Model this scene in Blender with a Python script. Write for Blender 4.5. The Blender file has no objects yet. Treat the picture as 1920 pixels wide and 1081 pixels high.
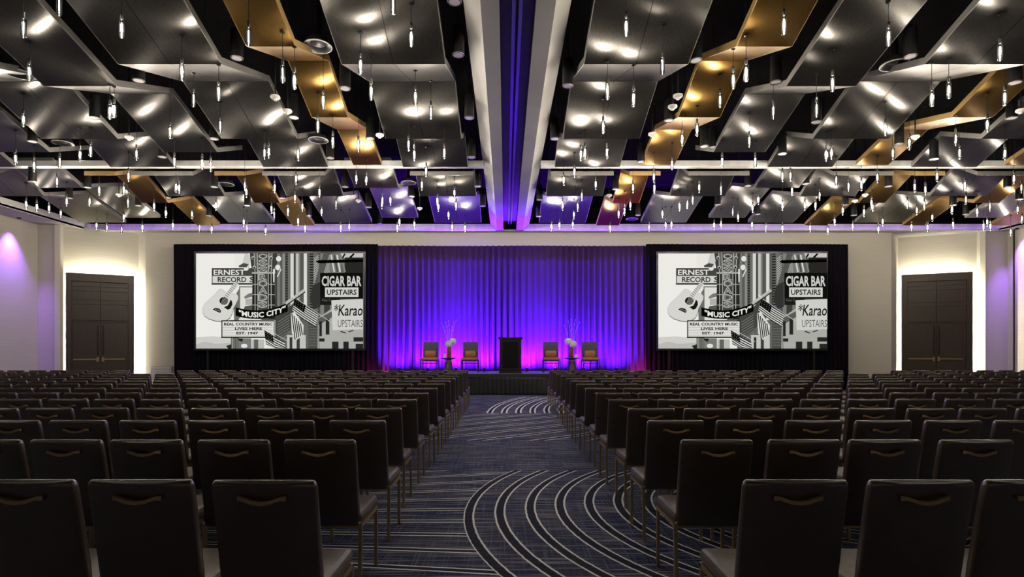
import bpy, bmesh, math, random
from mathutils import Vector, Matrix
R = math.radians
rnd = random.Random(7)
SC = bpy.context.scene
COL = SC.collection

# ---------------------------------------------------------------- camera / view
F, CX, CY, H = 1075.0, 948.0, 655.0, 1.447
cam_d = bpy.data.cameras.new('camera'); cam = bpy.data.objects.new('camera', cam_d); COL.objects.link(cam)
cam.location = (0, 0, H); cam.rotation_euler = (R(90), 0, 0)
cam_d.sensor_width = 36.0; cam_d.lens = 36.0 * F / 1920.0
cam_d.shift_x = (960 - CX) / 1920.0; cam_d.shift_y = (CY - 540.5) / 1920.0
cam_d.clip_start = 0.05; cam_d.clip_end = 200
SC.camera = cam
SC.view_settings.view_transform = 'Standard'; SC.view_settings.look = 'None'
SC.view_settings.gamma = 1.0; SC.view_settings.use_curve_mapping = False
SC.view_settings.exposure = 0.0
w = bpy.data.worlds.new('world'); SC.world = w; w.use_nodes = True
w.node_tree.nodes['Background'].inputs[0].default_value = (0.02, 0.02, 0.025, 1)
w.node_tree.nodes['Background'].inputs[1].default_value = 0.2
try:
    SC.cycles.use_denoising = True
    SC.cycles.max_bounces = 6; SC.cycles.diffuse_bounces = 3; SC.cycles.glossy_bounces = 3
    SC.cycles.transparent_max_bounces = 8; SC.cycles.transmission_bounces = 2
    SC.cycles.caustics_reflective = False; SC.cycles.caustics_refractive = False
    SC.cycles.sample_clamp_indirect = 4.0
    SC.cycles.use_light_tree = True
except Exception:
    pass
BULB = 700.0          # filament emission
DIM = 160.0
PURPLE = (0.15, 0.006, 1.0)
UP_W = 2700.0          # stage uplights
WASH_W = 1250.0        # side wall uplights
COVE = 150.0
CORN = 9.0  # added violet strips on the back cornice

def px(x, y, d):      # photograph position at depth d -> place in the room
    return Vector(((x - CX) * d / F, d, H + (CY - y) * d / F))

# ---------------------------------------------------------------- materials
MATS = {}
def mat(name, col, rough=0.5, metal=0.0, emit=None, estr=0.0, spec=0.5, aniso=0.0, noise=None, bump=None, alpha=None):
    if name in MATS: return MATS[name]
    m = bpy.data.materials.new(name); m.use_nodes = True
    nt = m.node_tree; b = nt.nodes['Principled BSDF']
    b.inputs['Base Color'].default_value = (*col, 1); b.inputs['Roughness'].default_value = rough
    b.inputs['Metallic'].default_value = metal
    b.inputs['Specular IOR Level'].default_value = spec
    if emit:
        b.inputs['Emission Color'].default_value = (*emit, 1); b.inputs['Emission Strength'].default_value = estr
    if aniso:
        b.inputs['Anisotropic'].default_value = aniso
        cv = nt.nodes.new('ShaderNodeCombineXYZ'); cv.inputs[0].default_value = 1.0
        nt.links.new(cv.outputs[0], b.inputs['Tangent'])
    if noise:   # (scale xyz, second colour, amount)
        sc, c2 = noise[0], noise[1]
        tc = nt.nodes.new('ShaderNodeNewGeometry' if len(noise) > 2 and noise[2] == 'world' else 'ShaderNodeTexCoord')
        mp = nt.nodes.new('ShaderNodeMapping'); mp.inputs['Scale'].default_value = sc
        nz = nt.nodes.new('ShaderNodeTexNoise'); nz.inputs['Scale'].default_value = 1.0; nz.inputs['Detail'].default_value = 3.0
        mx = nt.nodes.new('ShaderNodeMix'); mx.data_type = 'RGBA'
        mx.inputs[6].default_value = (*col, 1); mx.inputs[7].default_value = (*c2, 1)
        nt.links.new(tc.outputs['Position'] if 'Position' in tc.outputs else tc.outputs['Object'], mp.inputs[0])
        nt.links.new(mp.outputs[0], nz.inputs['Vector'])
        mr = nt.nodes.new('ShaderNodeMapRange'); mr.inputs[1].default_value = 0.3; mr.inputs[2].default_value = 0.7
        nt.links.new(nz.outputs[0], mr.inputs[0]); nt.links.new(mr.outputs[0], mx.inputs[0])
        nt.links.new(mx.outputs[2], b.inputs['Base Color'])
        if bump:
            bp = nt.nodes.new('ShaderNodeBump'); bp.inputs['Strength'].default_value = bump; bp.inputs['Distance'].default_value = 0.01
            nt.links.new(nz.outputs[0], bp.inputs['Height']); nt.links.new(bp.outputs[0], b.inputs['Normal'])
    MATS[name] = m
    return m

def emis(name, col, s):
    if name in MATS: return MATS[name]
    m = bpy.data.materials.new(name); m.use_nodes = True; nt = m.node_tree
    nt.nodes.remove(nt.nodes['Principled BSDF'])
    e = nt.nodes.new('ShaderNodeEmission'); e.inputs[0].default_value = (*col, 1); e.inputs[1].default_value = s
    nt.links.new(e.outputs[0], nt.nodes['Material Output'].inputs[0])
    MATS[name] = m; return m

def thin_glass(name):
    m = bpy.data.materials.new(name); m.use_nodes = True; nt = m.node_tree
    nt.nodes.remove(nt.nodes['Principled BSDF'])
    t = nt.nodes.new('ShaderNodeBsdfTransparent'); t.inputs[0].default_value = (0.93, 0.92, 0.9, 1)
    g = nt.nodes.new('ShaderNodeBsdfGlossy'); g.inputs['Roughness'].default_value = 0.08
    lw = nt.nodes.new('ShaderNodeFresnel'); lw.inputs[0].default_value = 1.6
    mx = nt.nodes.new('ShaderNodeMixShader')
    nt.links.new(lw.outputs[0], mx.inputs[0]); nt.links.new(t.outputs[0], mx.inputs[1]); nt.links.new(g.outputs[0], mx.inputs[2])
    nt.links.new(mx.outputs[0], nt.nodes['Material Output'].inputs[0])
    MATS[name] = m; return m

M_WALL = mat('wall_plaster', (0.50, 0.47, 0.39), 0.8, noise=((1, 1, 60), (0.55, 0.52, 0.44), 'world'), bump=0.05)
M_SOFF = mat('soffit_paint', (0.42, 0.40, 0.38), 0.7, noise=((2, 2, 2), (0.46, 0.44, 0.41), 'world'))
M_FASC = mat('cornice_satin', (0.82, 0.81, 0.78), 0.4, 0.0, noise=((6, 0.7, 1), (0.68, 0.67, 0.65), 'world'))
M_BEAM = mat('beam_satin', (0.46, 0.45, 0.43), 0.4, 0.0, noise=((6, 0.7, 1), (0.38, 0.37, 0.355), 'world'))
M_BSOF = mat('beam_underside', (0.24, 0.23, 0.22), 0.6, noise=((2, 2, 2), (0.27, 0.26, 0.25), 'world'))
M_SLOT = mat('slot_paint', (0.16, 0.15, 0.16), 0.5)
M_DECK = mat('black_deck', (0.003, 0.003, 0.003), 0.9, spec=0.1, noise=((3, 3, 3), (0.006, 0.006, 0.006), 'world'))
M_STEEL = mat('brushed_steel', (0.175, 0.167, 0.158), 0.28, 0.96, aniso=0.8, noise=((70, 1.2, 70), (0.125, 0.12, 0.113), 'world'))
M_GOLD = mat('brushed_gold', (0.40, 0.235, 0.07), 0.28, 1.0, aniso=0.75, noise=((60, 1.5, 60), (0.34, 0.20, 0.06), 'world'))
M_SEDGE_LIT = mat('steel_edge_lit', (0.24, 0.23, 0.215), 0.45, 0.3, noise=((60, 1.5, 60), (0.2, 0.19, 0.18), 'world'))  # same steel as the facets, bulb light on the flanges put into the colour
M_GEDGE_LIT = mat('gold_edge_lit', (0.42, 0.27, 0.10), 0.45, 0.3, noise=((60, 1.5, 60), (0.36, 0.23, 0.08), 'world'))  # gold flanges likewise: panel metal with the bulb light coloured in
M_BLACK = mat('black_metal', (0.012, 0.012, 0.013), 0.3, 0.2, noise=((5, 5, 5), (0.02, 0.02, 0.02)))
M_LENS = mat('frosted_lens', (0.55, 0.5, 0.55), 0.3, noise=((20, 20, 20), (0.6, 0.55, 0.6)))
M_WHITE = mat('white_plastic', (0.75, 0.74, 0.72), 0.4, noise=((20, 20, 20), (0.7, 0.69, 0.67)))
M_GLASS = thin_glass('bulb_glass')
M_FIL = emis('filament_glow', (1.0, 0.91, 0.76), BULB)
M_FILD = emis('filament_soft', (1.0, 0.91, 0.76), DIM)
M_LEATH = mat('brown_leather', (0.058, 0.040, 0.032), 0.32, spec=0.8, noise=((14, 14, 14), (0.046, 0.031, 0.025)), bump=0.06)
M_LEATH.node_tree.nodes['Principled BSDF'].inputs['Coat Weight'].default_value = 0.7
M_LEATH.node_tree.nodes['Principled BSDF'].inputs['Coat Roughness'].default_value = 0.22
M_SEAT_LIT = mat('seat_leather_lit', (0.10, 0.08, 0.07), 0.45, noise=((14, 14, 14), (0.06, 0.048, 0.042)), bump=0.06)  # backrest leather made paler, light from above put into the colour
M_BRONZE = mat('bronze_tube', (0.52, 0.40, 0.24), 0.36, 0.9, noise=((30, 30, 5), (0.44, 0.33, 0.19)))
M_BRASS = mat('brass_pull', (0.50, 0.37, 0.21), 0.3, 0.9, noise=((30, 30, 30), (0.42, 0.30, 0.17)))
M_WOOD = mat('dark_wood', (0.030, 0.020, 0.014), 0.4, noise=((30, 30, 2), (0.045, 0.030, 0.021)), bump=0.05)
M_IRON = mat('dark_bronze', (0.06, 0.045, 0.035), 0.35, 0.8, noise=((30, 30, 30), (0.05, 0.04, 0.03)))
M_DRAPE = mat('black_velour', (0.003, 0.0026, 0.0052), 0.95, spec=0.08, noise=((30, 30, 2), (0.006, 0.005, 0.009)))
M_CURT = mat('stage_cloth', (0.055, 0.022, 0.10), 0.8, spec=0.2, noise=((40, 40, 1), (0.04, 0.015, 0.075)))
M_SKIRT = mat('skirt_cloth', (0.014, 0.014, 0.016), 0.6, noise=((40, 40, 1), (0.010, 0.010, 0.012)))
M_STAGE = mat('stage_carpet', (0.22, 0.21, 0.24), 0.9, noise=((60, 60, 60), (0.28, 0.27, 0.30)))

# ---------------------------------------------------------------- builders
def setp(o, label=None, cat=None, group=None, kind=None):
    if label: o['label'] = label
    if cat: o['category'] = cat
    if group: o['group'] = group
    if kind: o['kind'] = kind
    return o
def link(o, parent=None):
    COL.objects.link(o)
    if parent is not None: o.parent = parent
    return o
def empty(name, loc=(0, 0, 0), rz=0.0, parent=None):
    o = bpy.data.objects.new(name, None); o.location = loc; o.rotation_euler = (0, 0, rz)
    o.empty_display_size = 0.1
    return link(o, parent)
def obj(name, me, m=None, parent=None, loc=None, rot=None):
    o = bpy.data.objects.new(name, me)
    if m is not None and not me.materials: me.materials.append(m)
    if loc is not None: o.location = loc
    if rot is not None: o.rotation_euler = rot
    return link(o, parent)

class MB:
    """collects polygons of one part"""
    def __init__(self): self.v = []; self.f = []; self.mi = []; self.cur = 0
    def add(self, vs, fs):
        b = len(self.v); self.v += [tuple(p) for p in vs]
        for f in fs: self.f.append([b + i for i in f]); self.mi.append(self.cur)
        return self
    def box(self, a, b):
        (x0, y0, z0), (x1, y1, z1) = a, b
        return self.add([(x0, y0, z0), (x1, y0, z0), (x1, y1, z0), (x0, y1, z0), (x0, y0, z1), (x1, y0, z1), (x1, y1, z1), (x0, y1, z1)],
                 [(0, 3, 2, 1), (4, 5, 6, 7), (0, 1, 5, 4), (1, 2, 6, 5), (2, 3, 7, 6), (3, 0, 4, 7)])
    def rbox(self, a, b, r, seg=3):
        """box with rounded vertical edges and softened top and bottom rim"""
        (x0, y0, z0), (x1, y1, z1) = a, b
        def ring(ins, z):
            pts = []
            rr = max(r - ins, 0.0005)
            for cx, cy, a0 in ((x1 - r, y1 - r, 0), (x0 + r, y1 - r, 90), (x0 + r, y0 + r, 180), (x1 - r, y0 + r, 270)):
                for k in range(seg + 1):
                    t = R(a0 + 90 * k / seg); pts.append((cx + rr * math.cos(t), cy + rr * math.sin(t), z))
            return pts
        e = min(r, (z1 - z0) * 0.45)
        prof = [(e, z0), (e * 0.3, z0 + e * 0.3), (0, z0 + e), (0, z1 - e), (e * 0.3, z1 - e * 0.3), (e, z1)]
        return self.loft([ring(i, z) for i, z in prof])
    def loft(self, rings, caps=True, closed=True):
        n = len(rings[0]); b = len(self.v)
        for r in rings: self.v += [tuple(p) for p in r]
        for i in range(len(rings) - 1):
            for k in range(n if closed else n - 1):
                k2 = (k + 1) % n
                self.f.append([b + i * n + k, b + i * n + k2, b + (i + 1) * n + k2, b + (i + 1) * n + k]); self.mi.append(self.cur)
        if caps:
            self.f.append([b + k for k in reversed(range(n))]); self.mi.append(self.cur)
            self.f.append([b + (len(rings) - 1) * n + k for k in range(n)]); self.mi.append(self.cur)
        return self
    def lathe(self, prof, n=12, c=(0, 0, 0), caps=True):
        return self.loft([[(c[0] + r * math.cos(2 * math.pi * k / n), c[1] + r * math.sin(2 * math.pi * k / n), c[2] + z) for k in range(n)] for r, z in prof], caps)
    def bar(self, p, q, w, h=None, n=4):
        p, q = Vector(p), Vector(q); h = h or w
        d = (q - p).normalized(); s = d.cross(Vector((0, 0, 1)))
        if s.length < 1e-4: s = Vector((1, 0, 0))
        s.normalize(); u = s.cross(d)
        if n == 4: offs = [(-w / 2, -h / 2), (w / 2, -h / 2), (w / 2, h / 2), (-w / 2, h / 2)]
        else: offs = [(w / 2 * math.cos(2 * math.pi * k / n), h / 2 * math.sin(2 * math.pi * k / n)) for k in range(n)]
        return self.loft([[p + s * a + u * c for a, c in offs], [q + s * a + u * c for a, c in offs]])
    def tube(self, pts, r, n=6):
        rings = []
        pts = [Vector(p) for p in pts]
        for i, p in enumerate(pts):
            d = (pts[min(i + 1, len(pts) - 1)] - pts[max(i - 1, 0)]).normalized()
            s = d.cross(Vector((0, 1, 0)));
            if s.length < 1e-3: s = d.cross(Vector((1, 0, 0)))
            s.normalize(); u = s.cross(d)
            rr = r(i) if callable(r) else r
            rings.append([p + s * rr * math.cos(2 * math.pi * k / n) + u * rr * math.sin(2 * math.pi * k / n) for k in range(n)])
        return self.loft(rings)
    def mesh(self, name, mats=None, smooth=False):
        me = bpy.data.meshes.new(name); me.from_pydata(self.v, [], self.f)
        for m in (mats or []): me.materials.append(m)
        if mats and len(mats) > 1: me.polygons.foreach_set('material_index', self.mi)
        bm = bmesh.new(); bm.from_mesh(me); bmesh.ops.recalc_face_normals(bm, faces=bm.faces); bm.to_mesh(me); bm.free()
        if smooth:
            me.polygons.foreach_set('use_smooth', [True] * len(me.polygons))
            try: me.set_sharp_from_angle(angle=R(42))
            except Exception: pass
        me.update(); return me
    def build(self, name, m, parent=None, smooth=False, loc=None, rot=None):
        return obj(name, self.mesh(name, [m] if not isinstance(m, (list, tuple)) else m, smooth), None, parent, loc, rot)

ORD = ['zeroth', 'first', 'second', 'third', 'fourth', 'fifth', 'sixth', 'seventh', 'eighth', 'ninth', 'tenth', 'eleventh', 'twelfth',
       'thirteenth', 'fourteenth', 'fifteenth', 'sixteenth', 'seventeenth', 'eighteenth', 'nineteenth', 'twentieth', 'twenty-first',
       'twenty-second', 'twenty-third', 'twenty-fourth', 'twenty-fifth', 'twenty-sixth', 'twenty-seventh', 'twenty-eighth', 'twenty-ninth', 'thirtieth']

# ---------------------------------------------------------------- carpet
def carpet_material():
    m = bpy.data.materials.new('patterned_carpet'); m.use_nodes = True; nt = m.node_tree; L = nt.links
    b = nt.nodes['Principled BSDF']; b.inputs['Roughness'].default_value = 0.95; b.inputs['Specular IOR Level'].default_value = 0.15
    geo = nt.nodes.new('ShaderNodeNewGeometry'); sep = nt.nodes.new('ShaderNodeSeparateXYZ'); L.new(geo.outputs['Position'], sep.inputs[0])
    X, Y = sep.outputs[0], sep.outputs[1]
    def op(o, a, c=None, d=None):
        n = nt.nodes.new('ShaderNodeMath'); n.operation = o
        for i, v in enumerate((a, c, d)):
            if v is None: continue
            if isinstance(v, (int, float)): n.inputs[i].default_value = v
            else: L.new(v, n.inputs[i])
        return n.outputs[0]
    def noise(sx, sy, det=2.0):
        mp = nt.nodes.new('ShaderNodeMapping'); mp.inputs['Scale'].default_value = (sx, sy, 1)
        L.new(geo.outputs['Position'], mp.inputs[0])
        n = nt.nodes.new('ShaderNodeTexNoise'); n.inputs['Scale'].default_value = 1; n.inputs['Detail'].default_value = det
        L.new(mp.outputs[0], n.inputs['Vector']); return n.outputs[0]
    wob = op('MULTIPLY', op('SUBTRACT', noise(18, 18), 0.5), 0.012)
    def pair(u, pitch, band, half, wv=1.0):
        """two pale lines `band` apart repeated every `pitch`; returns (line mask, dark band mask)"""
        uu = op('ADD', u, op('MULTIPLY', wob, wv))
        t = op('MULTIPLY', op('FRACT', op('DIVIDE', uu, pitch)), pitch)
        a = op('LESS_THAN', op('ABSOLUTE', op('SUBTRACT', t, half * 1.5)), half)
        c = op('LESS_THAN', op('ABSOLUTE', op('SUBTRACT', t, half * 1.5 + band)), half)
        inside = op('MULTIPLY', op('GREATER_THAN', t, half), op('LESS_THAN', t, band + half))
        return op('MAXIMUM', a, c), inside
    def rad(cx, cy):
        return op('SQRT', op('ADD', op('POWER', op('ABSOLUTE', op('SUBTRACT', X, cx)), 2.0), op('POWER', op('ABSOLUTE', op('SUBTRACT', Y, cy)), 2.0)))
    # near arcs
    r1 = rad(3.08, 5.15)
    arcs, arcb = pair(op('SUBTRACT', 3.46, r1), 0.275, 0.082, 0.0085)
    inarc = op('MULTIPLY', op('LESS_THAN', r1, 3.45), op('LESS_THAN', Y, 6.87))
    # fanned lines on the left of the arcs
    ang = op('DIVIDE', op('SUBTRACT', Y, 4.8), op('ADD', op('ABSOLUTE', op('ADD', X, 7.0)), 1.0))
    fan, fanb = pair(ang, 0.047, 0.0085, 0.0012, 0.1)
    infan = op('MULTIPLY', op('GREATER_THAN', r1, 3.45), op('LESS_THAN', Y, 6.87))
    # diagonal lines
    dg, dgb = pair(op('ADD', op('MULTIPLY', op('SUBTRACT', Y, X), 0.72), op('MULTIPLY', op('SINE', op('MULTIPLY', X, 0.8)), 0.25)), 0.52, 0.13, 0.013)
    indg = op('MULTIPLY', op('GREATER_THAN', Y, 9.15), op('LESS_THAN', Y, 13.1))
    # far arcs
    r2 = rad(10.3, 13.1)
    ar2, ar2b = pair(op('SUBTRACT', 10.75, r2), 0.33, 0.11, 0.02)
    inar2 = op('MULTIPLY', op('MULTIPLY', op('GREATER_THAN', Y, 13.1), op('LESS_THAN', Y, 17.7)), op('LESS_THAN', r2, 10.77))
    lines = op('ADD', op('ADD', op('MULTIPLY', arcs, inarc), op('MULTIPLY', fan, infan)), op('ADD', op('MULTIPLY', dg, indg), op('MULTIPLY', ar2, inar2)))
    band = op('ADD', op('ADD', op('MULTIPLY', arcb, inarc), op('MULTIPLY', fanb, infan)), op('ADD', op('MULTIPLY', dgb, indg), op('MULTIPLY', ar2b, inar2)))
    # plaid ground
    def rng(v, a, c):
        n = nt.nodes.new('ShaderNodeMapRange'); n.inputs[1].default_value = a; n.inputs[2].default_value = c; L.new(v, n.inputs[0]); return n.outputs[0]
    p1 = rng(noise(1.6, 60, 3), 0.52, 0.66); p2 = rng(noise(60, 1.6, 3), 0.52, 0.66); big = rng(noise(1.1, 1.6, 1), 0.35, 0.65)
    def mix(f, a, c):
        n = nt.nodes.new('ShaderNodeMix'); n.data_type = 'RGBA'
        if isinstance(f, (int, float)): n.inputs[0].default_value = f
        else: L.new(f, n.inputs[0])
        for i, v in ((6, a), (7, c)):
            if isinstance(v, tuple): n.inputs[i].default_value = (*v, 1)
            else: L.new(v, n.inputs[i])
        return n.outputs[2]
    base = mix(big, (0.014, 0.024, 0.078), (0.050, 0.048, 0.085))
    base = mix(op('MULTIPLY', p1, 0.75), base, (0.42, 0.40, 0.50))
    base = mix(op('MULTIPLY', p2, 0.45), base, (0.15, 0.20, 0.34))
    base = mix(op('MULTIPLY', band, 0.9), base, (0.012, 0.015, 0.032))
    base = mix(op('MULTIPLY', lines, op('ADD', 0.62, op('MULTIPLY', noise(120, 120), 0.5))), base, (0.95, 0.94, 0.98))
    L.new(base, b.inputs['Base Color'])
    bp = nt.nodes.new('ShaderNodeBump'); bp.inputs['Strength'].default_value = 0.2; bp.inputs['Distance'].default_value = 0.004
    L.new(noise(300, 300), bp.inputs['Height']); L.new(bp.outputs[0], b.inputs['Normal'])
    return m

# ---------------------------------------------------------------- room shell
YB = -7.0
ZS = 5.75            # soffit height
ZD = 7.3             # black deck
setp(MB().box((-16.4, YB - 0.2, -0.1), (18.6, 22.5, 0.0)).build('floor', carpet_material()), 'navy patterned carpet with white arcs and lines', kind='structure')
setp(MB().box((-16.4, YB - 0.2, ZD), (18.6, 22.5, ZD + 0.1)).build('ceiling', M_DECK), 'black open ceiling deck above the folded panels', kind='structure')

def wall(name, pts, label, z0=0.0, z1=ZS + 0.05, th=0.15, m=None):
    mb = MB()
    for (a, b) in zip(pts[:-1], pts[1:]):
        a, b = Vector((*a, 0)), Vector((*b, 0)); d = (b - a).normalized(); n = Vector((-d.y, d.x, 0)) * th   # room lies on the right-hand side
        mb.add([(a.x, a.y, z0), (b.x, b.y, z0), (b.x + n.x, b.y + n.y, z0), (a.x + n.x, a.y + n.y, z0),
                (a.x, a.y, z1), (b.x, b.y, z1), (b.x + n.x, b.y + n.y, z1), (a.x + n.x, a.y + n.y, z1)],
               [(0, 3, 2, 1), (4, 5, 6, 7), (0, 1, 5, 4), (1, 2, 6, 5), (2, 3, 7, 6), (3, 0, 4, 7)])
    return setp(mb.build(name, m or M_WALL), label, kind='structure')
LN0, LN1 = (-15.6, 20.1), (-13.6, 21.26)       # left door wall
RN0, RN1 = (15.13, 22.1), (17.4, 21.0)         # right door wall
wall('wall_left', [(-16.12, YB), (-16.12, 19.75)], 'left side wall washed with violet light')
wall('wall_back_left', [(-16.12, 19.75), (-15.35, 19.75), LN0, LN1, (-13.25, 21.1)], 'angled cream wall around the left door')
wall('wall_back', [(-13.25, 21.1), (14.2, 21.1)], 'cream back wall behind the drapes')
wall('wall_back_right', [(14.2, 21.1), RN0, RN1, (17.3, 20.9), (18.3, 20.9)], 'angled cream wall around the right door')
wall('wall_right', [(18.3, 20.9), (18.3, YB)], 'right side wall washed with violet light')
wall('wall_front', [(18.3, YB), (-16.12, YB)], 'plain wall behind the camera')
wall('wall_upper_back', [(-16.12, 21.15), (18.3, 21.15)], 'black wall above the back soffit', ZS + 0.07, ZD, m=M_DECK)
wall('wall_upper_left', [(-16.1, YB), (-16.1, 21.15)], 'black wall above the left soffit', ZS + 0.07, ZD, m=M_DECK)
wall('wall_upper_right', [(18.28, 21.15), (18.28, YB)], 'black wall above the right soffit', ZS + 0.07, ZD, m=M_DECK)
wall('wall_upper_front', [(18.3, YB), (-16.12, YB)], 'black wall above the front', ZS + 0.07, ZD, m=M_DECK)
for k, yy in enumerate((20.62, 19.2, 17.8)):
    setp(MB().box((18.27, yy - 0.02, 0), (18.31, yy + 0.02, ZS)).build('trim_%d' % (k + 1), M_IRON), 'dark vertical panel joint of the right wall', kind='structure')

FL, FR, FB = -15.04, 17.8, 20.8
setp(MB().box((-16.3, YB, ZS), (FL, FB, ZS + 0.06)).build('trim_10', M_SOFF), 'grey soffit strip along the left wall', kind='structure')
setp(MB().box((FR, YB, ZS), (18.4, FB, ZS + 0.06)).build('trim_11', M_SOFF), 'grey soffit strip along the right wall', kind='structure')
setp(MB().box((-16.3, FB, ZS), (18.4, 22.4, ZS + 0.06)).build('trim_12', M_SOFF), 'pale soffit strip above the drapes', kind='structure')
setp(MB().box((FL - 0.04, YB, ZS - 0.01), (FL, FB, ZS + 0.25)).build('trim_13', M_FASC), 'satin cornice fascia along the left side', kind='structure')
setp(MB().box((FR, YB, ZS - 0.01), (FR + 0.04, FB, ZS + 0.25)).build('trim_14', M_FASC), 'satin cornice fascia along the right side', kind='structure')
setp(MB().box((FL - 0.04, FB, ZS - 0.01), (-0.4, FB + 0.04, ZS + 0.25)).build('trim_15', M_FASC), 'satin cornice fascia left of the beam end', kind='structure')
setp(MB().box((0.7, FB, ZS - 0.01), (FR + 0.04, FB + 0.04, ZS + 0.25)).build('trim_16', M_FASC), 'satin cornice fascia right of the beam end', kind='structure')
# centre beam with its slot
def extr(name, prof, y0, y1, m, label):
    return setp(MB().loft([[(x, y0, z) for x, z in prof], [(x, y1, z) for x, z in prof]]).build(name, m), label, kind='structure')
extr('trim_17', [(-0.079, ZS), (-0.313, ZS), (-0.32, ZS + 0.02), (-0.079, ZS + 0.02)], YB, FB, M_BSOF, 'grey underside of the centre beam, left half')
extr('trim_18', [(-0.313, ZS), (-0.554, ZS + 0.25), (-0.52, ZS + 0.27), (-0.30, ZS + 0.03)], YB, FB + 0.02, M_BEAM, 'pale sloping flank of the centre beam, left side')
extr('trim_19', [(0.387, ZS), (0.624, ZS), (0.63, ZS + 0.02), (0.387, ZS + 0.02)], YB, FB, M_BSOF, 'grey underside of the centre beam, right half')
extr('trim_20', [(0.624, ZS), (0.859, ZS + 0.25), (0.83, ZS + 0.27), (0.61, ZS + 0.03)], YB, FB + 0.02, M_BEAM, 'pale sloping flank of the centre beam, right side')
sl = MB(); sl.box((-0.55, YB, ZS + 0.34), (0.855, 21.1, ZS + 0.38)); sl.box((-0.10, YB, ZS + 0.02), (-0.079, 21.1, ZS + 0.34)); sl.box((0.387, YB, ZS + 0.02), (0.408, 21.1, ZS + 0.34))
setp(sl.build('trim_21', M_SLOT), 'dark recessed slot running along the centre beam', kind='structure')
rl = MB()
for xx in (0.085, 0.175): rl.box((xx, YB, ZS + 0.22), (xx + 0.05, 21.05, ZS + 0.34))
setp(rl.build('partition_track', mat('track_alu', (0.45, 0.43, 0.5), 0.3, 0.9, noise=((30, 1, 30), (0.4, 0.38, 0.45), 'world'))), 'twin metal partition track inside the centre beam slot', 'track')
# cross beam
for nm, a, b, side in (('trim_22', FL, -0.52, 'left'), ('trim_23', 0.83, FR, 'right')):
    mb = MB(); mb.box((a, 13.45, ZS + 0.012), (b, 13.49, ZS + 0.13)); mb.box((a, 13.44, ZS), (b, 13.64, ZS + 0.012)); mb.box((a, 13.60, ZS + 0.012), (b, 13.64, ZS + 0.13))
    setp(mb.build(nm, M_FASC), 'pale cross beam splitting the %s ceiling bay' % side, kind='structure')

# ---------------------------------------------------------------- folded ceiling panels
LOW, HIGH = 4.15, 4.64
N1 = [(2.0, 4.2), (3.6, 4.66), (5.2, 4.2), (6.7, 4.66), (8.28, 4.12), (9.95, 4.65), (11.3, 4.15), (12.35, 4.6), (13.25, 4.22)]      # normal near strip
N2 = [(2.2, 4.15), (3.8, 4.64), (5.6, 4.3), (7.0, 4.64), (8.93, 4.10), (10.45, 4.66), (12.06, 4.15), (13.2, 4.6)]                     # narrow near strip
NG = [(2.3, 4.2), (3.7, 4.6), (5.0, 4.2), (6.3, 4.64), (7.76, 4.10), (9.24, 4.65), (10.37, 4.20), (11.95, 4.58), (13.2, 4.25)]      # gold near strip
F1 = [(13.84, 4.20), (14.55, 4.62), (15.40, 4.12), (17.0, 4.62), (18.72, 4.15)]
F2 = [(13.75, 4.5), (14.72, 4.15), (16.2, 4.62), (18.04, 4.15)]
FGd = [(13.84, 4.20), (14.9, 4.6), (16.04, 4.10), (17.3, 4.56), (18.92, 4.10)]
STRIPS = []   # (bay, order, x0, x1, folds, gold)
def bay(name, lst):
    for i, (x0, x1, folds, gold) in enumerate(lst): STRIPS.append((name, i + 1, x0, x1, folds, gold))
bay('front left', [(-2.36, -0.88, N1, 0), (-3.5, -2.86, NG, 1), (-5.59, -4.11, N1, 0), (-7.18, -6.07, N2, 0), (-9.13, -7.65, N1, 0), (-10.7, -9.6, N2, 0), (-12.82, -11.34, N1, 0), (-14.4, -13.3, N2, 0)])
bay('front right', [(1.14, 2.63, N1, 0), (3.13, 3.87, NG, 1), (4.38, 5.45, N2, 0), (6.06, 7.54, N1, 0), (8.08, 8.8, NG, 1), (9.38, 10.88, N1, 0), (11.5, 12.2, NG, 1)])
bay('rear left', [(-2.3, -0.8, F1, 0), (-3.86, -2.76, F2, 0), (-5.87, -4.37, F1, 0), (-7.02, -6.32, FGd, 1), (-9.04, -7.55, F1, 0), (-10.16, -9.44, FGd, 1), (-11.95, -10.87, F2, 0), (-13.9, -12.4, F1, 0)])
bay('rear right', [(1.1, 2.6, F1, 0), (3.0, 3.73, FGd, 1), (4.42, 5.88, F1, 0), (6.4, 7.51, F2, 0), (7.92, 9.37, F1, 0), (9.88, 10.6, FGd, 1), (11.4, 12.9, F1, 0), (13.1, 13.8, FGd, 1), (14.45, 15.6, F2, 0), (16.0, 16.7, FGd, 1)])
def strip_at(X, Y):
    for s in STRIPS:
        if s[2] <= X <= s[3] and s[4][0][0] <= Y <= s[4][-1][0]: return s
    return None
def strip_z(s, Y):
    fs = s[4]
    for (y0, z0), (y1, z1) in zip(fs[:-1], fs[1:]):
        if y0 <= Y <= y1: return H + z0 + (z1 - z0) * (Y - y0) / (y1 - y0)
    return H + fs[-1][1]
TH = 0.10
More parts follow.
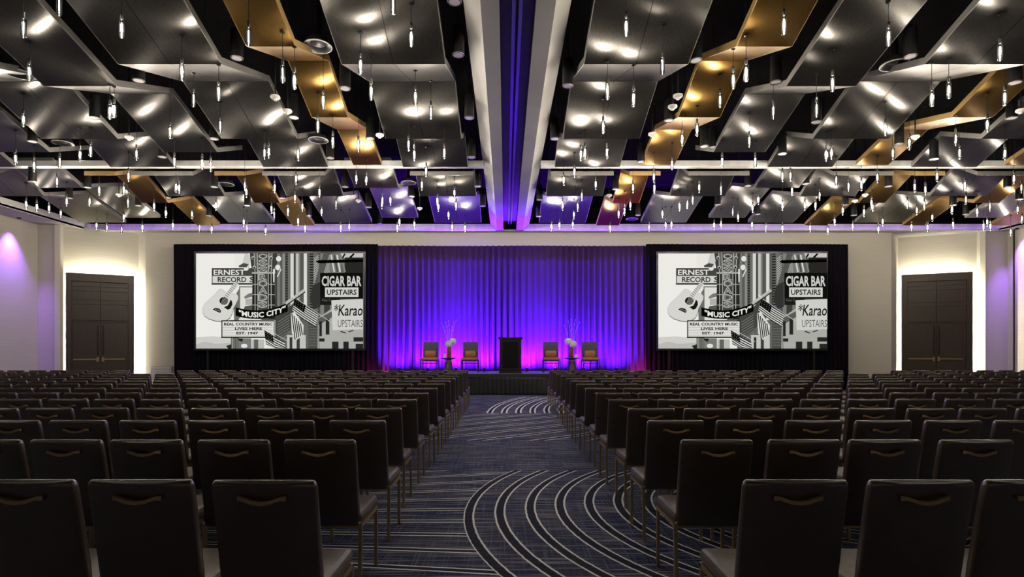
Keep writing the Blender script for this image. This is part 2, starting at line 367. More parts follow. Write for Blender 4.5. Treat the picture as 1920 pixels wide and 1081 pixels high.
for (bn, order, x0, x1, folds, gold) in STRIPS:
    side = 'left' if 'left' in bn else 'right'
    xc = (x0 + x1) / 2; yc = folds[0][0]
    root = empty('ceiling_panel', (xc, yc, H + folds[0][1]))
    bw = x1 - x0
    setp(root, '%s folded metal ceiling panel, %s strip %s of the beam, %s bay' % ('brushed gold' if gold else ('wide grey' if bw > 1.3 else 'narrow grey'), ORD[order], side, bn.split()[0]), 'ceiling panel', 'folded panels of the ceiling')
    cols = [(x0, x1)] if bw < 1.3 else [(x0, xc - 0.004), (xc + 0.004, x1)]
    m = M_GOLD if gold else M_STEEL
    for (y0, z0), (y1, z1) in zip(folds[:-1], folds[1:]):
        for (a, b) in cols:
            a -= xc; b -= xc; Y0 = y0 - yc + 0.003; Y1 = y1 - yc - 0.003; Z0 = z0 - folds[0][1]; Z1 = z1 - folds[0][1]
            mb = MB(); t = 0.012
            mb.add([(a, Y0, Z0), (b, Y0, Z0), (b, Y1, Z1), (a, Y1, Z1), (a, Y0, Z0 + t), (b, Y0, Z0 + t), (b, Y1, Z1 + t), (a, Y1, Z1 + t)],
                   [(0, 3, 2, 1), (4, 5, 6, 7), (0, 1, 5, 4), (1, 2, 6, 5), (2, 3, 7, 6), (3, 0, 4, 7)])
            mb.build('panel_facet', m, root)
        Y0 = y0 - yc; Y1 = y1 - yc; Z0 = z0 - folds[0][1]; Z1 = z1 - folds[0][1]; em = M_GEDGE_LIT if gold else M_SEDGE_LIT
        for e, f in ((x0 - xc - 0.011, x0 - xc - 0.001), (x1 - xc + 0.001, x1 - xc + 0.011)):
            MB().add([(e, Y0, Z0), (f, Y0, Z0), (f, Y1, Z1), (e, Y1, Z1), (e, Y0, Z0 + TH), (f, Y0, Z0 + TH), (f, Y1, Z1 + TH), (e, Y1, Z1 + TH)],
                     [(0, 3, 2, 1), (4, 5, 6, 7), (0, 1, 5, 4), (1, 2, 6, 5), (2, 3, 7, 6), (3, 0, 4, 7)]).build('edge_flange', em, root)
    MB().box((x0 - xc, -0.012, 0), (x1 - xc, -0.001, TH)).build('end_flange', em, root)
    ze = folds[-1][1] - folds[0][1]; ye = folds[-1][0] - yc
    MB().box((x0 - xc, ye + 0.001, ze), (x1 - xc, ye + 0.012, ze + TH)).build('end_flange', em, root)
    for (y, z) in folds[::2]:
        for sx in (-0.35, 0.35):
            MB().lathe([(0.006, 0), (0.006, ZD - (H + z) - 0.02)], 5).build('hanger_rod', M_BLACK, root, loc=(sx * bw, y - yc + (0.02 if y == folds[0][0] else -0.02), z - folds[0][1] + 0.02))

# ---------------------------------------------------------------- pendants
PEND = """44,51d 111,10d 228,52 55,134 341,133 44,224 206,208 214,205 319,246 410,172 363,185d 413,235d 466,67d
737,7d 771,69 676,121 696,171 530,137d 552,150 606,188 596,234 779,181 808,209 624,264 672,272 766,270
1174,49 1242,122d 1139,170 1188,184 1131,237 1375,149 1399,135 1350,187 1307,242 1279,260 1405,263
1470,45 1666,68 1875,96 1561,155 1450,208d 1531,204d 1747,183 1779,168 1660,241 1884,182 1851,233 1792,260d 1705,268
29,296 64,310 112,303d 150,290 170,281 256,288 327,302 379,305 395,310 107,340 241,330 186,356 232,355 330,350 336,352
125,377 168,377 49,382 69,387 92,390 114,399 240,379d 232,407 289,386 311,399 360,401 405,385 462,360 459,347d 181,422
200,426d 228,430d 267,426 324,422 374,427d 397,429 457,416 463,427d
496,286 504,284 559,289 777,289 833,285 799,320 555,335 668,334 687,336 515,351 599,359 791,346 852,361 553,370 567,387
509,391 514,402d 540,395 603,396 630,382d 716,382 717,375d 732,375 820,376 822,387 855,384 841,402 559,414 572,427 498,432
639,426 655,424d 745,426 749,415 777,420 848,425 872,427
1089,289 1097,285 1138,285 1260,307 1354,302 1416,302 1077,322 1057,337 1117,345 1091,367d 1226,331 1227,352 1187,351 1311,351
1352,355d 1182,384 1160,400 1171,395d 1055,385 1083,387d 1076,402 1242,400 1274,386 1289,382d 1299,374d 1422,374 1411,390
1374,396d 1384,407 1034,425 1049,421 1074,420 1144,427 1217,426d 1248,421 1259,420 1339,422 1352,419d 1410,421 1436,427d
1467,330 1482,329 1485,357 1549,290d 1559,286 1674,287 1799,286 1884,287 1568,337d 1591,349d 1615,347 1537,366d 1645,332
1715,350 1735,355 1757,330 1809,347 1901,334 1915,352d 1467,385 1509,385 1529,384 1580,394 1565,414 1620,397 1634,380 1636,387
1655,415 1701,382d 1719,394 1733,385d 1748,407 1785,392 1811,374d 1832,396 1856,387d 1908,392 1916,410 1467,427 1519,427 1552,431
1599,424d 1647,429 1709,425 1739,426 1787,420 1844,424 1851,416 1857,424 1895,434"""
GL = 0.235; GR = 0.031
me_cord = MB().lathe([(0.004, 0), (0.004, 1.0)], 5).mesh('cord', [M_BLACK])
me_sock = MB().lathe([(0.006, 0.075), (0.019, 0.07), (0.021, 0.0), (0.012, -0.01)], 8).mesh('socket', [M_BLACK], True)
me_rose = MB().lathe([(0.03, 0.0), (0.03, -0.012), (0.008, -0.02)], 8).mesh('ceiling_rose', [M_BLACK], True)
me_tube = MB().lathe([(0.016, 0.0), (GR, -0.02), (GR, -GL + 0.02), (0.022, -GL), (0.006, -GL - 0.008)], 12, caps=False).mesh('glass_tube', [M_GLASS], True)
me_fil = MB().lathe([(0.003, -0.05), (0.009, -0.07), (0.011, -0.11), (0.009, -0.15), (0.003, -0.17)], 8).mesh('filament', [M_FIL], True)
me_fild = MB().lathe([(0.002, -0.04), (0.005, -0.06), (0.006, -0.11), (0.005, -0.165), (0.002, -0.185)], 8).mesh('filament', [M_FILD], True)
counts = {}; ocnt = {}
plist = []
for tok in PEND.split():
    dimm = tok.endswith('d'); x, y = [float(v) for v in tok.rstrip('d').split(',')]
    drop = rnd.uniform(0.40, 0.55); d = 3.9 * F / (CY - y); s = None
    for it in range(40):
        X = (x - CX) * d / F
        s = strip_at(X, d)
        zb = (strip_z(s, d) - drop) if s else H + 3.85
        dn = (zb - H) * F / (CY - y); d = d * 0.7 + dn * 0.3
    d = min(d, 20.3)
    p = px(x, y, d); s = strip_at(p.x, p.y)
    plist.append((d, p, dimm, s))
for X in (-12.0, -8.4, -4.85, -1.6, 1.9, 4.9, 6.8, 10.1):
    for Yv in (2.6, 4.6, 6.4):
        s = strip_at(X, Yv)
        if s: plist.append((-1.0, Vector((X, Yv, strip_z(s, Yv) - 0.45)), False, s))
def near_strip(p):
    bn = ('front ' if p.y < 13.55 else 'rear ') + ('left' if p.x < 0.15 else 'right')
    return min((s for s in STRIPS if s[0] == bn), key=lambda s: abs((s[2] + s[3]) / 2 - p.x))
for d, p, dimm, s in sorted(plist, key=lambda t: t[0]):
    ns = near_strip(p); key = (ns[0], ns[1])
    if d > 0: counts[key] = counts.get(key, 0) + 1
    ztop = p.z + 0.11 + 0.075
    zc = strip_z(s, p.y) if s else ZD
    if zc - ztop < 0.06: zc = ZD if not s else ztop + 0.06
    root = empty('pendant_lamp', (p.x, p.y, p.z + 0.11))
    setp(root, '%s glass tube pendant lamp, %s from camera by %s panel strip, %s bay' % ('faint' if dimm else 'bright', ORD[counts.get(key, 0)], ORD[ns[1]], ns[0]), 'pendant lamp', 'tube pendants under the ceiling')
    if d < 0:
        ocnt[key] = ocnt.get(key, 0) + 1
        setp(root, 'bright tube pendant lamp overhead, %s beyond picture top, by %s panel strip, %s bay' % (ORD[ocnt[key]], ORD[ns[1]], ns[0]), group='tube pendants overhead')
    c = obj('cord', me_cord, None, root, (0, 0, 0.07)); c.scale = (1, 1, max(zc - (p.z + 0.11) - 0.07, 0.02))
    obj('socket', me_sock, None, root); obj('glass_tube', me_tube, None, root)
    obj('filament', me_fild if dimm else me_fil, None, root)
    obj('ceiling_rose', me_rose, None, root, (0, 0, zc - (p.z + 0.11)))

# ---------------------------------------------------------------- black can downlights and ceiling fittings
CANS = [(177, 222), (61, 266), (401, 261), (260, 152), (444, 110), (647, 167), (859, 104), (880, 222), (550, 221), (694, 261), (852, 5), (1065, 162),
        (1305, 114), (1040, 261), (1254, 227), (1338, 277), (1321, 275), (1455, 155), (1707, 107), (1904, 156), (1531, 230), (1897, 222), (61, 341),
        (164, 352), (304, 295), (130, 372), (314, 371), (402, 351), (259, 386), (464, 386), (392, 405), (619, 297), (884, 296), (647, 351), (896, 350),
        (771, 369), (691, 389), (905, 387), (712, 420), (529, 372), (579, 405), (1202, 304), (1154, 355), (1012, 375), (1010, 406), (1196, 404),
        (1402, 349), (1346, 384), (1421, 402), (1467, 289), (1686, 271), (1751, 299), (1511, 345), (1666, 350), (1889, 351), (1585, 385), (1601, 404),
        (1787, 385), (1811, 402), (1911, 374)]
me_can = MB().lathe([(0.03, 0.46), (0.085, 0.42), (0.088, 0.0), (0.074, 0.0), (0.07, 0.03)], 14).mesh('housing', [M_BLACK], True)
me_lens = MB().lathe([(0.074, 0.0), (0.07, 0.006)], 14).mesh('lens', [M_LENS])
me_rim = MB().lathe([(0.088, 0.0), (0.09, 0.004), (0.09, 0.012), (0.086, 0.014), (0.08, 0.0)], 14, caps=False).mesh('rim', [mat('can_rim', (0.35, 0.34, 0.33), 0.3, 0.8)], True)
fits = []
for (x, y) in CANS:
    d = 4.22 * F / (CY - y)
    for k in range(8):      # keep clear of the panels: cans hang in the gaps
        p = px(x, y, d); s = strip_at(p.x, p.y)
        if s is None or strip_z(s, p.y) > p.z + 0.47: break
        d *= 0.985
    fits.append((d, px(x, y, d)))
cc = {}
for d, p in sorted(fits, key=lambda t: t[0]):
    ns = near_strip(p); key = (ns[0], ns[1]); cc[key] = cc.get(key, 0) + 1
    root = empty('can_downlight', tuple(p))
    setp(root, 'black cylinder downlight, %s from camera beside %s panel strip, %s bay' % (ORD[cc[key]], ORD[ns[1]], ns[0]), 'downlight', 'black can downlights in the ceiling')
    obj('housing', me_can, None, root); obj('lens', me_lens, None, root, (0, 0, 0.004)); obj('rim', me_rim, None, root)
    c = obj('stem', me_cord, None, root, (0, 0, 0.44)); c.scale = (2, 2, ZD - p.z - 0.44)
me_dif = MB().lathe([(0.05, 0.10), (0.16, 0.08), (0.20, 0.0), (0.19, -0.012), (0.15, 0.0), (0.11, 0.03), (0.06, 0.012), (0.01, 0.004)], 20).mesh('diffuser', [mat('diffuser_grey', (0.05, 0.05, 0.05), 0.35, 0.4)], True)
me_rng = MB().lathe([(0.20, 0.0), (0.205, -0.012), (0.19, -0.014)], 20, caps=False).mesh('outer_ring', [M_WHITE], True)
for i, (x, y, where) in enumerate([(596, 86, 'beside the front left gold panel'), (597, 262, 'above the cross beam, left of the beam'), (118, 268, 'far left of the front bay'), (1677, 121, 'between grey panels, front right bay'),
                            (38, 138, 'at the left edge of the front bay'), (766, 342, 'behind the cross beam near the beam'), (424, 345, 'behind the cross beam, rear left bay'), (1185, 410, 'low in the rear right bay by the beam')]):
    d = 4.4 * F / (CY - y); p = px(x, y, d)
    root = empty('air_diffuser', tuple(p)); setp(root, 'round black air diffuser ' + where, 'diffuser', 'round diffusers in the ceiling')
    obj('diffuser', me_dif, None, root); obj('outer_ring', me_rng, None, root)
    MB().lathe([(0.05, 0.1), (0.05, ZD - p.z)], 8).build('duct', M_BLACK, root)
me_det = MB().lathe([(0.03, 0.05), (0.075, 0.045), (0.08, 0.02), (0.06, 0.0), (0.03, -0.005), (0.028, -0.03), (0.0, -0.035)], 14).mesh('detector', [M_WHITE], True)
for (x, y, where) in [(516, 185, 'left of the gold panel, upper of two'), (539, 211, 'left of the gold panel, lower of two'), (712, 256, 'right of the gold panel end'), (1271, 183, 'left of the right gold panel, upper of two'),
                      (1261, 203, 'left of the right gold panel, lower of two'), (1223, 254, 'at the tip of the right gold panel'), (242, 260, 'above the cross beam at far left'), (1716, 259, 'beside the far right gold panel'), (1914, 440 * 0 + 210, 'at the right edge of the ceiling'),
                      (663, 370, 'under the violet lit panel, upper of two'), (672, 378, 'under the violet lit panel, lower of two'), (1622, 367, 'on the rear gold panel, upper of two'), (1603, 378, 'on the rear gold panel, lower of two'), (787, 392, 'in the rear bay left of the blue panel'), (1142, 368, 'in the rear bay right of the blue panel'), (223, 367, 'in the rear bay at far left')]:
    d = 4.12 * F / (CY - y); p = px(x, y, d)
    root = empty('smoke_detector', tuple(p)); setp(root, 'small white ceiling detector ' + where, 'detector', 'white detectors in the ceiling')
    obj('detector_head', me_det, None, root)
    c = obj('drop_pipe', me_cord, None, root, (0, 0, 0.045)); c.scale = (3, 3, ZD - p.z - 0.045)

# ---------------------------------------------------------------- drapes, curtain, stage
def drape(name, X0, X1, Y, z0, z1, m, label, seed, amp=0.055, wl=0.17, cat='drape', flare=0.0, parent=None):
    r = random.Random(seed); n = int((X1 - X0) / 0.03); mb = MB()
    ph = [0.0]
    for i in range(n): ph.append(ph[-1] + 0.03 / (wl * (0.75 + 0.5 * r.random())) * 2 * math.pi)
    rows = 9; rings = []
    big = [r.uniform(0, 6.28) for _ in range(3)]
    for j in range(rows + 1):
        t = j / rows; z = z0 + (z1 - z0) * t; row = []
        for i in range(n + 1):
            x = X0 + (X1 - X0) * i / n
            a = amp * (1.0 - 0.35 * t) * (0.7 + 0.3 * math.sin(x * 2.1 + big[0])) + flare * (1 - t)
            yy = Y + a * math.sin(ph[i] + 0.5 * math.sin(3 * t + x)) + 0.035 * math.sin(x * 1.3 + big[1] + t)
            row.append((x, yy, z))
        rings.append(row)
    mb.loft(rings, caps=False, closed=False)
    me = mb.mesh(name, [m], False); me.polygons.foreach_set('use_smooth', [True] * len(me.polygons))
    o = obj(name, me, None, parent)
    md = o.modifiers.new('thick', 'SOLIDIFY'); md.thickness = 0.006
    if label: setp(o, label, cat)
    return o
ZC = H + (CY - 459) * 20.5 / F
drape('black_drape', -11.84, -4.55, 20.45, 0.0, ZC + 0.02, M_DRAPE, 'black pleated drape behind the left screen', 1)
drape('black_drape', 5.0, 12.22, 20.45, 0.0, ZC + 0.02, M_DRAPE, 'black pleated drape behind the right screen', 2)
drape('stage_curtain', -4.95, 5.2, 20.66, 0.0, ZC, M_CURT, 'violet lit pleated curtain behind the stage', 3, 0.085, 0.22, 'curtain')

ZT = 0.68
SX0, SX1, SY0, SY1 = -4.3, 4.6, 18.32, 20.5
st = empty('stage_platform', ((SX0 + SX1) / 2, SY0, 0)); setp(st, 'low stage with grey top and black pleated skirt', 'stage')
ox = (SX0 + SX1) / 2
MB().box((SX0 - ox, 0.03, ZT - 0.05), (SX1 - ox, SY1 - SY0, ZT)).build('stage_top', M_STAGE, st)
MB().box((SX0 - ox + 0.1, 0.15, 0), (SX1 - ox - 0.1, SY1 - SY0 - 0.1, ZT - 0.05)).build('stage_frame', M_BLACK, st)
sk = drape('stage_skirt', SX0 - ox, SX1 - ox, 0.0, 0.0, ZT - 0.11, M_SKIRT, None, 5, 0.03, 0.14, flare=0.012, parent=st)
MB().box((SX0 - ox, -0.03, ZT - 0.12), (SX1 - ox, 0.03, ZT - 0.003)).build('skirt_band', M_SKIRT, st)
for sx in (SX0 - ox, SX1 - ox - 0.02):
    MB().box((sx, 0.0, 0.0), (sx + 0.02, SY1 - SY0, ZT - 0.05)).build('side_skirt', M_SKIRT, st)

# uplights along the curtain foot
def spot(name, loc, tgt, power, col, size=80, blend=0.8, rad=0.05, parent=None):
    l = bpy.data.lights.new(name, 'SPOT'); l.energy = power; l.color = col; l.spot_size = R(size); l.spot_blend = blend; l.shadow_soft_size = rad
    o = bpy.data.objects.new(name, l); o.location = loc
    o.rotation_euler = (Vector(tgt) - Vector(loc)).to_track_quat('-Z', 'Y').to_euler()
    return link(o, parent)
def uplight(x, y, z, tgt, power, col, label, size=158):
    r = empty('floor_uplight', (x, y, z)); setp(r, label, 'uplight', 'small black floor uplights')
    MB().lathe([(0.05, 0), (0.05, 0.02)], 10).build('base', M_BLACK, r)
    MB().lathe([(0.035, 0.02), (0.05, 0.04), (0.055, 0.13), (0.048, 0.13), (0.045, 0.11)], 10).build('lamp_body', M_BLACK, r, True)
    s = spot('uplight_beam', (0, 0, 0.15), tuple(Vector(tgt) - Vector((x, y, z))), power, col, size, 1.0, 0.04, r)
UX = [-3.75, -2.75, -1.75, -0.75, 0.75, 1.75, 2.75, 3.9]
for i, ux in enumerate(UX):
    side = 'left' if ux < 0 else 'right'
    k = (4 - i) if ux < 0 else (i - 3)
    uplight(ux, 20.14, ZT, (ux, 20.60, ZT + 1.0), UP_W * (0.3 if i in (0, 7) else 1.0), PURPLE, 'small violet uplight at curtain foot, %s one %s of the lectern' % (ORD[k], side))
uplight(-4.65, 20.2, 0.0, (-4.6, 20.6, 3.2), 230, (0.9, 0.02, 0.40), 'small red uplight at the left end of the stage')
uplight(4.9, 20.2, 0.0, (4.85, 20.6, 3.2), 230, (0.9, 0.02, 0.40), 'small red uplight at the right end of the stage')
def washer(x, y, tx, label, cone=112):
    r = empty('wall_washer', (x, y, ZS)); setp(r, label, 'wall washer', 'violet washers under the side soffits')
    MB().lathe([(0.06, 0.0), (0.06, -0.05), (0.05, -0.06), (0.045, -0.03)], 12).build('washer_body', M_BLACK, r, True)
    MB().lathe([(0.075, 0.0), (0.075, -0.008), (0.06, -0.01)], 12).build('washer_ring', M_WHITE, r, True)
    spot('washer_beam', (0, 0, -0.08), ((tx - x) * 0.9, 0, -4.2), WASH_W, (0.32, 0.12, 1.0), cone, 1.0, 0.05, r)
washer(-15.8, 18.62, -16.1, 'violet wall washer under the left soffit, next to the door corner', 66)
washer(-15.8, 15.6, -16.1, 'violet wall washer under the left soffit, nearer the camera', 66)
washer(18.06, 20.25, 18.28, 'violet wall washer under the right soffit, next to the door corner', 60)
washer(18.06, 17.2, 18.28, 'violet wall washer under the right soffit, nearer the camera', 60)
for nm, a, b, sd in (('cornice_tint', FL, -0.36, 'left'), ('cornice_tint', 0.66, FR, 'right')):  # strips added to tint the back fascia violet, no fixture visible there
    r = empty(nm, ((a + b) / 2, FB, ZS)); setp(r, 'added violet tint strip on the back cornice ledge, %s of the beam' % sd, 'light strip', 'added cornice tint strips'); hw = (b - a) / 2
    MB().box((-hw, -0.14, -0.012), (hw, 0.0, 0.0)).box((-hw, -0.14, 0.0), (hw, -0.13, 0.03)).build('ledge', M_FASC, r)
    MB().box((-hw, -0.10, 0.002), (hw, -0.075, 0.012)).build('added_strip', emis('violet_tint', (0.30, 0.03, 1.0), CORN), r)

# ---------------------------------------------------------------- lectern
LX, LY = (957 - CX) * 18.6 / F, 18.5
lec = empty('lectern', (LX, LY, ZT)); setp(lec, 'tall black lectern standing at the centre of the stage', 'lectern')
MB().box((-0.37, 0.0, 0.0), (0.37, 0.46, 0.07)).build('plinth', M_BLACK, lec)
MB().box((-0.345, 0.03, 0.07), (0.345, 0.44, 1.12)).build('body', mat('lectern_lacquer', (0.012, 0.01, 0.012), 0.25, noise=((5, 5, 5), (0.018, 0.015, 0.017))), lec)
MB().box((-0.40, -0.03, 1.12), (0.40, 0.49, 1.165)).box((-0.38, -0.01, 1.09), (0.38, 0.47, 1.12)).build('top', M_BLACK, lec)
MB().box((-0.25, 0.015, 0.17), (0.25, 0.035, 1.02)).build('front_panel', mat('lectern_panel', (0.004, 0.004, 0.005), 0.15), lec)
fm = MB()
for a, b in (((-0.29, 0.005, 0.12), (-0.255, 0.03, 1.07)), ((0.255, 0.005, 0.12), (0.29, 0.03, 1.07)), ((-0.255, 0.005, 1.03), (0.255, 0.03, 1.07)), ((-0.255, 0.005, 0.12), (0.255, 0.03, 0.16))): fm.box(a, b)
fm.build('moulding', M_IRON, lec)
bd = MB()
for k in range(16):
    for sx in (-0.317, 0.317): bd.lathe([(0.004, -0.014), (0.014, 0), (0.004, 0.014)], 6, (sx, 0.022, 0.16 + 0.058 * k))
bd.build('beading', M_IRON, lec)

# ---------------------------------------------------------------- stage chairs, tables, flowers
M_TAN = mat('tan_leather', (0.42, 0.17, 0.06), 0.42, noise=((12, 12, 12), (0.35, 0.135, 0.045)), bump=0.05)
M_WEAVE = mat('grey_weave', (0.085, 0.08, 0.085), 0.7, noise=((90, 90, 90), (0.05, 0.047, 0.05)), bump=0.3)
sch = {}
sch['seat'] = (MB().rbox((-0.29, -0.28, 0.40), (0.29, 0.26, 0.50), 0.045).mesh('seat', [M_TAN], True))
bk = MB(); rings = []
for z, y in ((0.36, 0.22), (0.5, 0.24), (0.7, 0.27), (0.9, 0.31), (1.0, 0.33), (1.03, 0.337)):
    wdt = 0.26 + 0.01 * (z - 0.4); t = 0.03 if z < 1.02 else 0.015
    rings.append([(-wdt, y - t, z), (-wdt * 0.6, y - t + 0.012, z), (wdt * 0.6, y - t + 0.012, z), (wdt, y - t, z), (wdt, y + t, z), (-wdt, y + t, z)])
sch['backrest'] = bk.loft(rings).mesh('backrest', [M_WEAVE], True)
sch['cushion'] = MB().rbox((-0.19, 0.10, 0.50), (0.19, 0.22, 0.73), 0.05).mesh('cushion', [M_TAN], True)
sch['leg'] = MB().bar((0, 0, 0), (0, 0, 0.41), 0.035).mesh('leg', [M_IRON])
sch['stretcher'] = MB().bar((-0.26, 0, 0.3), (0.26, 0, 0.3), 0.022).mesh('stretcher', [M_IRON])
for x, lab in ((805, 'leftmost on stage, left of the flower table'), (881, 'between left flower table and lectern'), (1034.5, 'between lectern and right flower table'), (1108.5, 'rightmost on stage, right of the flower table')):
    p = px(x, 698, 19.35)
    c = empty('lounge_chair', (p.x, 19.5, ZT + 0.004)); setp(c, 'grey chair with tan seat and cushion, ' + lab, 'chair', 'guest chairs on the stage')
    for k in ('seat', 'backrest', 'cushion'): obj(k, sch[k], None, c)
    for yy in (-0.24, 0.2): obj('stretcher', sch['stretcher'], None, c, (0, yy, 0))
    for sx in (-1, 1):
        for yy, sp in ((-0.25, -0.03), (0.22, 0.06)):
            g = obj('leg', sch['leg'], None, c, (sx * 0.275, yy + sp, 0))
            g.rotation_euler = (math.atan2(sp, 0.41), 0, 0)
M_VASE = mat('amber_vase', (0.22, 0.07, 0.02), 0.2, noise=((8, 8, 8), (0.3, 0.1, 0.03)))
M_PET = mat('white_petals', (0.72, 0.72, 0.68), 0.7, noise=((20, 20, 20), (0.6, 0.62, 0.55)))
M_TWIG = mat('pale_twig', (0.45, 0.36, 0.42), 0.6, noise=((20, 20, 20), (0.5, 0.4, 0.45)))
for x, side, flip in ((840, 'left', 1), (1073.5, 'right', -1)):
    p = px(x, 696, 19.3); tx, ty = p.x, 19.45
    t = empty('side_table', (tx, ty, ZT)); setp(t, 'dark round pedestal side table on the stage %s of the lectern' % side, 'table', 'pedestal tables on the stage')
    MB().lathe([(0.19, 0.0), (0.19, 0.02), (0.165, 0.05), (0.12, 0.30), (0.115, 0.36)], 16).build('pedestal', M_WOOD, t, True)
    MB().lathe([(0.09, 0.36), (0.09, 0.40), (0.12, 0.405), (0.12, 0.42), (0.06, 0.425)], 16).build('collar', M_BRASS, t, True)
    MB().lathe([(0.06, 0.42), (0.19, 0.455), (0.26, 0.47), (0.265, 0.487), (0.255, 0.49)], 20).build('table_top', M_WOOD, t, True)
    v = empty('flower_vase', (tx + 0.02 * flip, ty + 0.03, ZT + 0.491)); setp(v, 'amber vase with white flowers and twigs on the %s stage table' % side, 'vase', 'flower vases on the stage')
    MB().lathe([(0.06, 0.0), (0.075, 0.02), (0.078, 0.28), (0.07, 0.34), (0.075, 0.36), (0.066, 0.36), (0.062, 0.3)], 14).build('vase_body', M_VASE, v, True)
    for (fx, fz, fr) in ((0.0 if flip > 0 else 0.05, 0.46, 0.13), (0.13 if flip > 0 else -0.11, 0.55, 0.12)):
        bm = bmesh.new(); bmesh.ops.create_icosphere(bm, subdivisions=3, radius=fr)
        rr = random.Random(int(fx * 1000) + 5)
        for q in bm.verts:
            q.co *= 1.0 + 0.09 * (rr.random() - 0.4)
        me = bpy.data.meshes.new('flower_head'); bm.to_mesh(me); bm.free(); me.materials.append(M_PET)
        obj('flower_head', me, None, v, (fx, -0.04, fz))
        MB().tube([(0, 0, 0.2), (fx * 0.5, -0.02, 0.36), (fx, -0.04, fz)], 0.006, 5).build('stem', mat('green_stem', (0.05, 0.09, 0.03), 0.6, noise=((9, 9, 9), (0.04, 0.07, 0.02))), v)
    rr = random.Random(int(x))
    for k in range(5):
        a = -0.32 + 0.16 * k + rr.uniform(-0.04, 0.04); hgt = 0.98 + rr.uniform(-0.08, 0.14)
        pts = [(0, 0, 0.2)] + [(a * (tt ** 1.4) * 0.75 + 0.015 * math.sin(9 * tt + k), 0.03 * math.sin(5 * tt + k), 0.2 + hgt * tt) for tt in (0.3, 0.5, 0.7, 0.85, 1.0)]
        tw = MB().tube(pts, lambda i: 0.0065 - 0.0006 * i, 5)
        for q in pts[3:]: tw.lathe([(0.002, -0.02), (0.013, 0), (0.002, 0.022)], 5, (q[0] + 0.008, q[1], q[2]))
        tw.build('twig', M_TWIG, v)
    cd = empty('candle', (tx - 0.13 * flip, ty - 0.07, ZT + 0.491)); setp(cd, 'short white candle beside the vase on the %s stage table' % side, 'candle', 'candles on the stage tables')
    MB().lathe([(0.05, 0), (0.052, 0.02), (0.042, 0.12), (0.038, 0.12), (0.035, 0.10)], 12).build('candle_body', M_WHITE, cd, True)
    MB().lathe([(0.003, 0.1), (0.003, 0.135)], 5).build('wick', M_BLACK, cd)

# ---------------------------------------------------------------- projection screens
def grey(v):
    k = 'print_%02d' % round(v * 100)
    v = v * (0.84 if 0.15 < v < 0.64 else 1.0)
    lin = v ** 2.2
    return emis(k, (lin * 1.0, lin * 0.995, lin * 0.93), 1.0)
class Pic:
    """flat picture in photograph units of the left screen"""
    def __init__(self): self.v = []; self.f = []; self.mi = []; self.m = []; self.z = 0
    def idx(self, g):
        mt = grey(g)
        if mt not in self.m: self.m.append(mt)
        return self.m.index(mt)
    def w(self, x, y): return ((x - 368) / 314 * SW - SW / 2, -0.0006 * self.z, SHT - (y - 475) / 178 * SHT)
    def poly(self, pts, g):
        self.z += 1; b = len(self.v)
        pts = [(min(max(x, 368), 682), min(max(y, 475), 653)) for x, y in pts]
        self.v += [self.w(x, y) for x, y in pts]; self.f.append(list(range(b, b + len(pts)))); self.mi.append(self.idx(g))
    def rect(self, x0, y0, x1, y1, g): self.poly([(x0, y0), (x1, y0), (x1, y1), (x0, y1)], g)
    def disc(self, cx, cy, rx, ry, g, n=16, a0=0): self.poly([(cx + rx * math.cos(2 * math.pi * k / n + a0), cy + ry * math.sin(2 * math.pi * k / n + a0)) for k in range(n)], g)
    def line(self, x0, y0, x1, y1, wd, g):
        L = math.hypot(x1 - x0, y1 - y0) or 1; nx, ny = -(y1 - y0) / L * wd / 2, (x1 - x0) / L * wd / 2
        self.poly([(x0 + nx, y0 + ny), (x1 + nx, y1 + ny), (x1 - nx, y1 - ny), (x0 - nx, y0 - ny)], g)
    def text(self, s, x0, y0, x1, y1, g, bold=0.0, fn=None, shear=0.0):
        self.z += 1
        cu = bpy.data.curves.new('t', 'FONT'); cu.body = s; cu.offset = bold; cu.resolution_u = 2; cu.shear = shear
        o = bpy.data.objects.new('t', cu); COL.objects.link(o)
        dg = bpy.context.evaluated_depsgraph_get(); me = bpy.data.meshes.new_from_object(o.evaluated_get(dg))
        bpy.data.objects.remove(o)
        xs = [q.co.x for q in me.vertices]; ys = [q.co.y for q in me.vertices]
        ax, bx, ay, by = min(xs), max(xs), min(ys), max(ys); b = len(self.v); gi = self.idx(g)
        for q in me.vertices:
            u = (q.co.x - ax) / (bx - ax); t = (q.co.y - ay) / (by - ay)
            X, Yv = x0 + u * (x1 - x0), y1 - t * (y1 - y0)
            if fn: X, Yv = fn(u, t)
            self.v.append(self.w(min(X, 682), Yv))
        for pgn in me.polygons: self.f.append([b + i for i in pgn.vertices]); self.mi.append(gi)
        bpy.data.meshes.remove(me); bpy.data.curves.remove(cu)
SD = 20.22
SW, SHT = 314 * SD / F, 178 * SD / F
P = Pic()
P.rect(368, 475, 682, 653, 0.90)
P.rect(368, 475, 440, 640, 0.92)
P.poly([(368, 632), (400, 630), (440, 634), (440, 653), (368, 653)], 0.80)
P.poly([(368, 645), (385, 640), (405, 644), (440, 642), (440, 653), (368, 653)], 0.72)
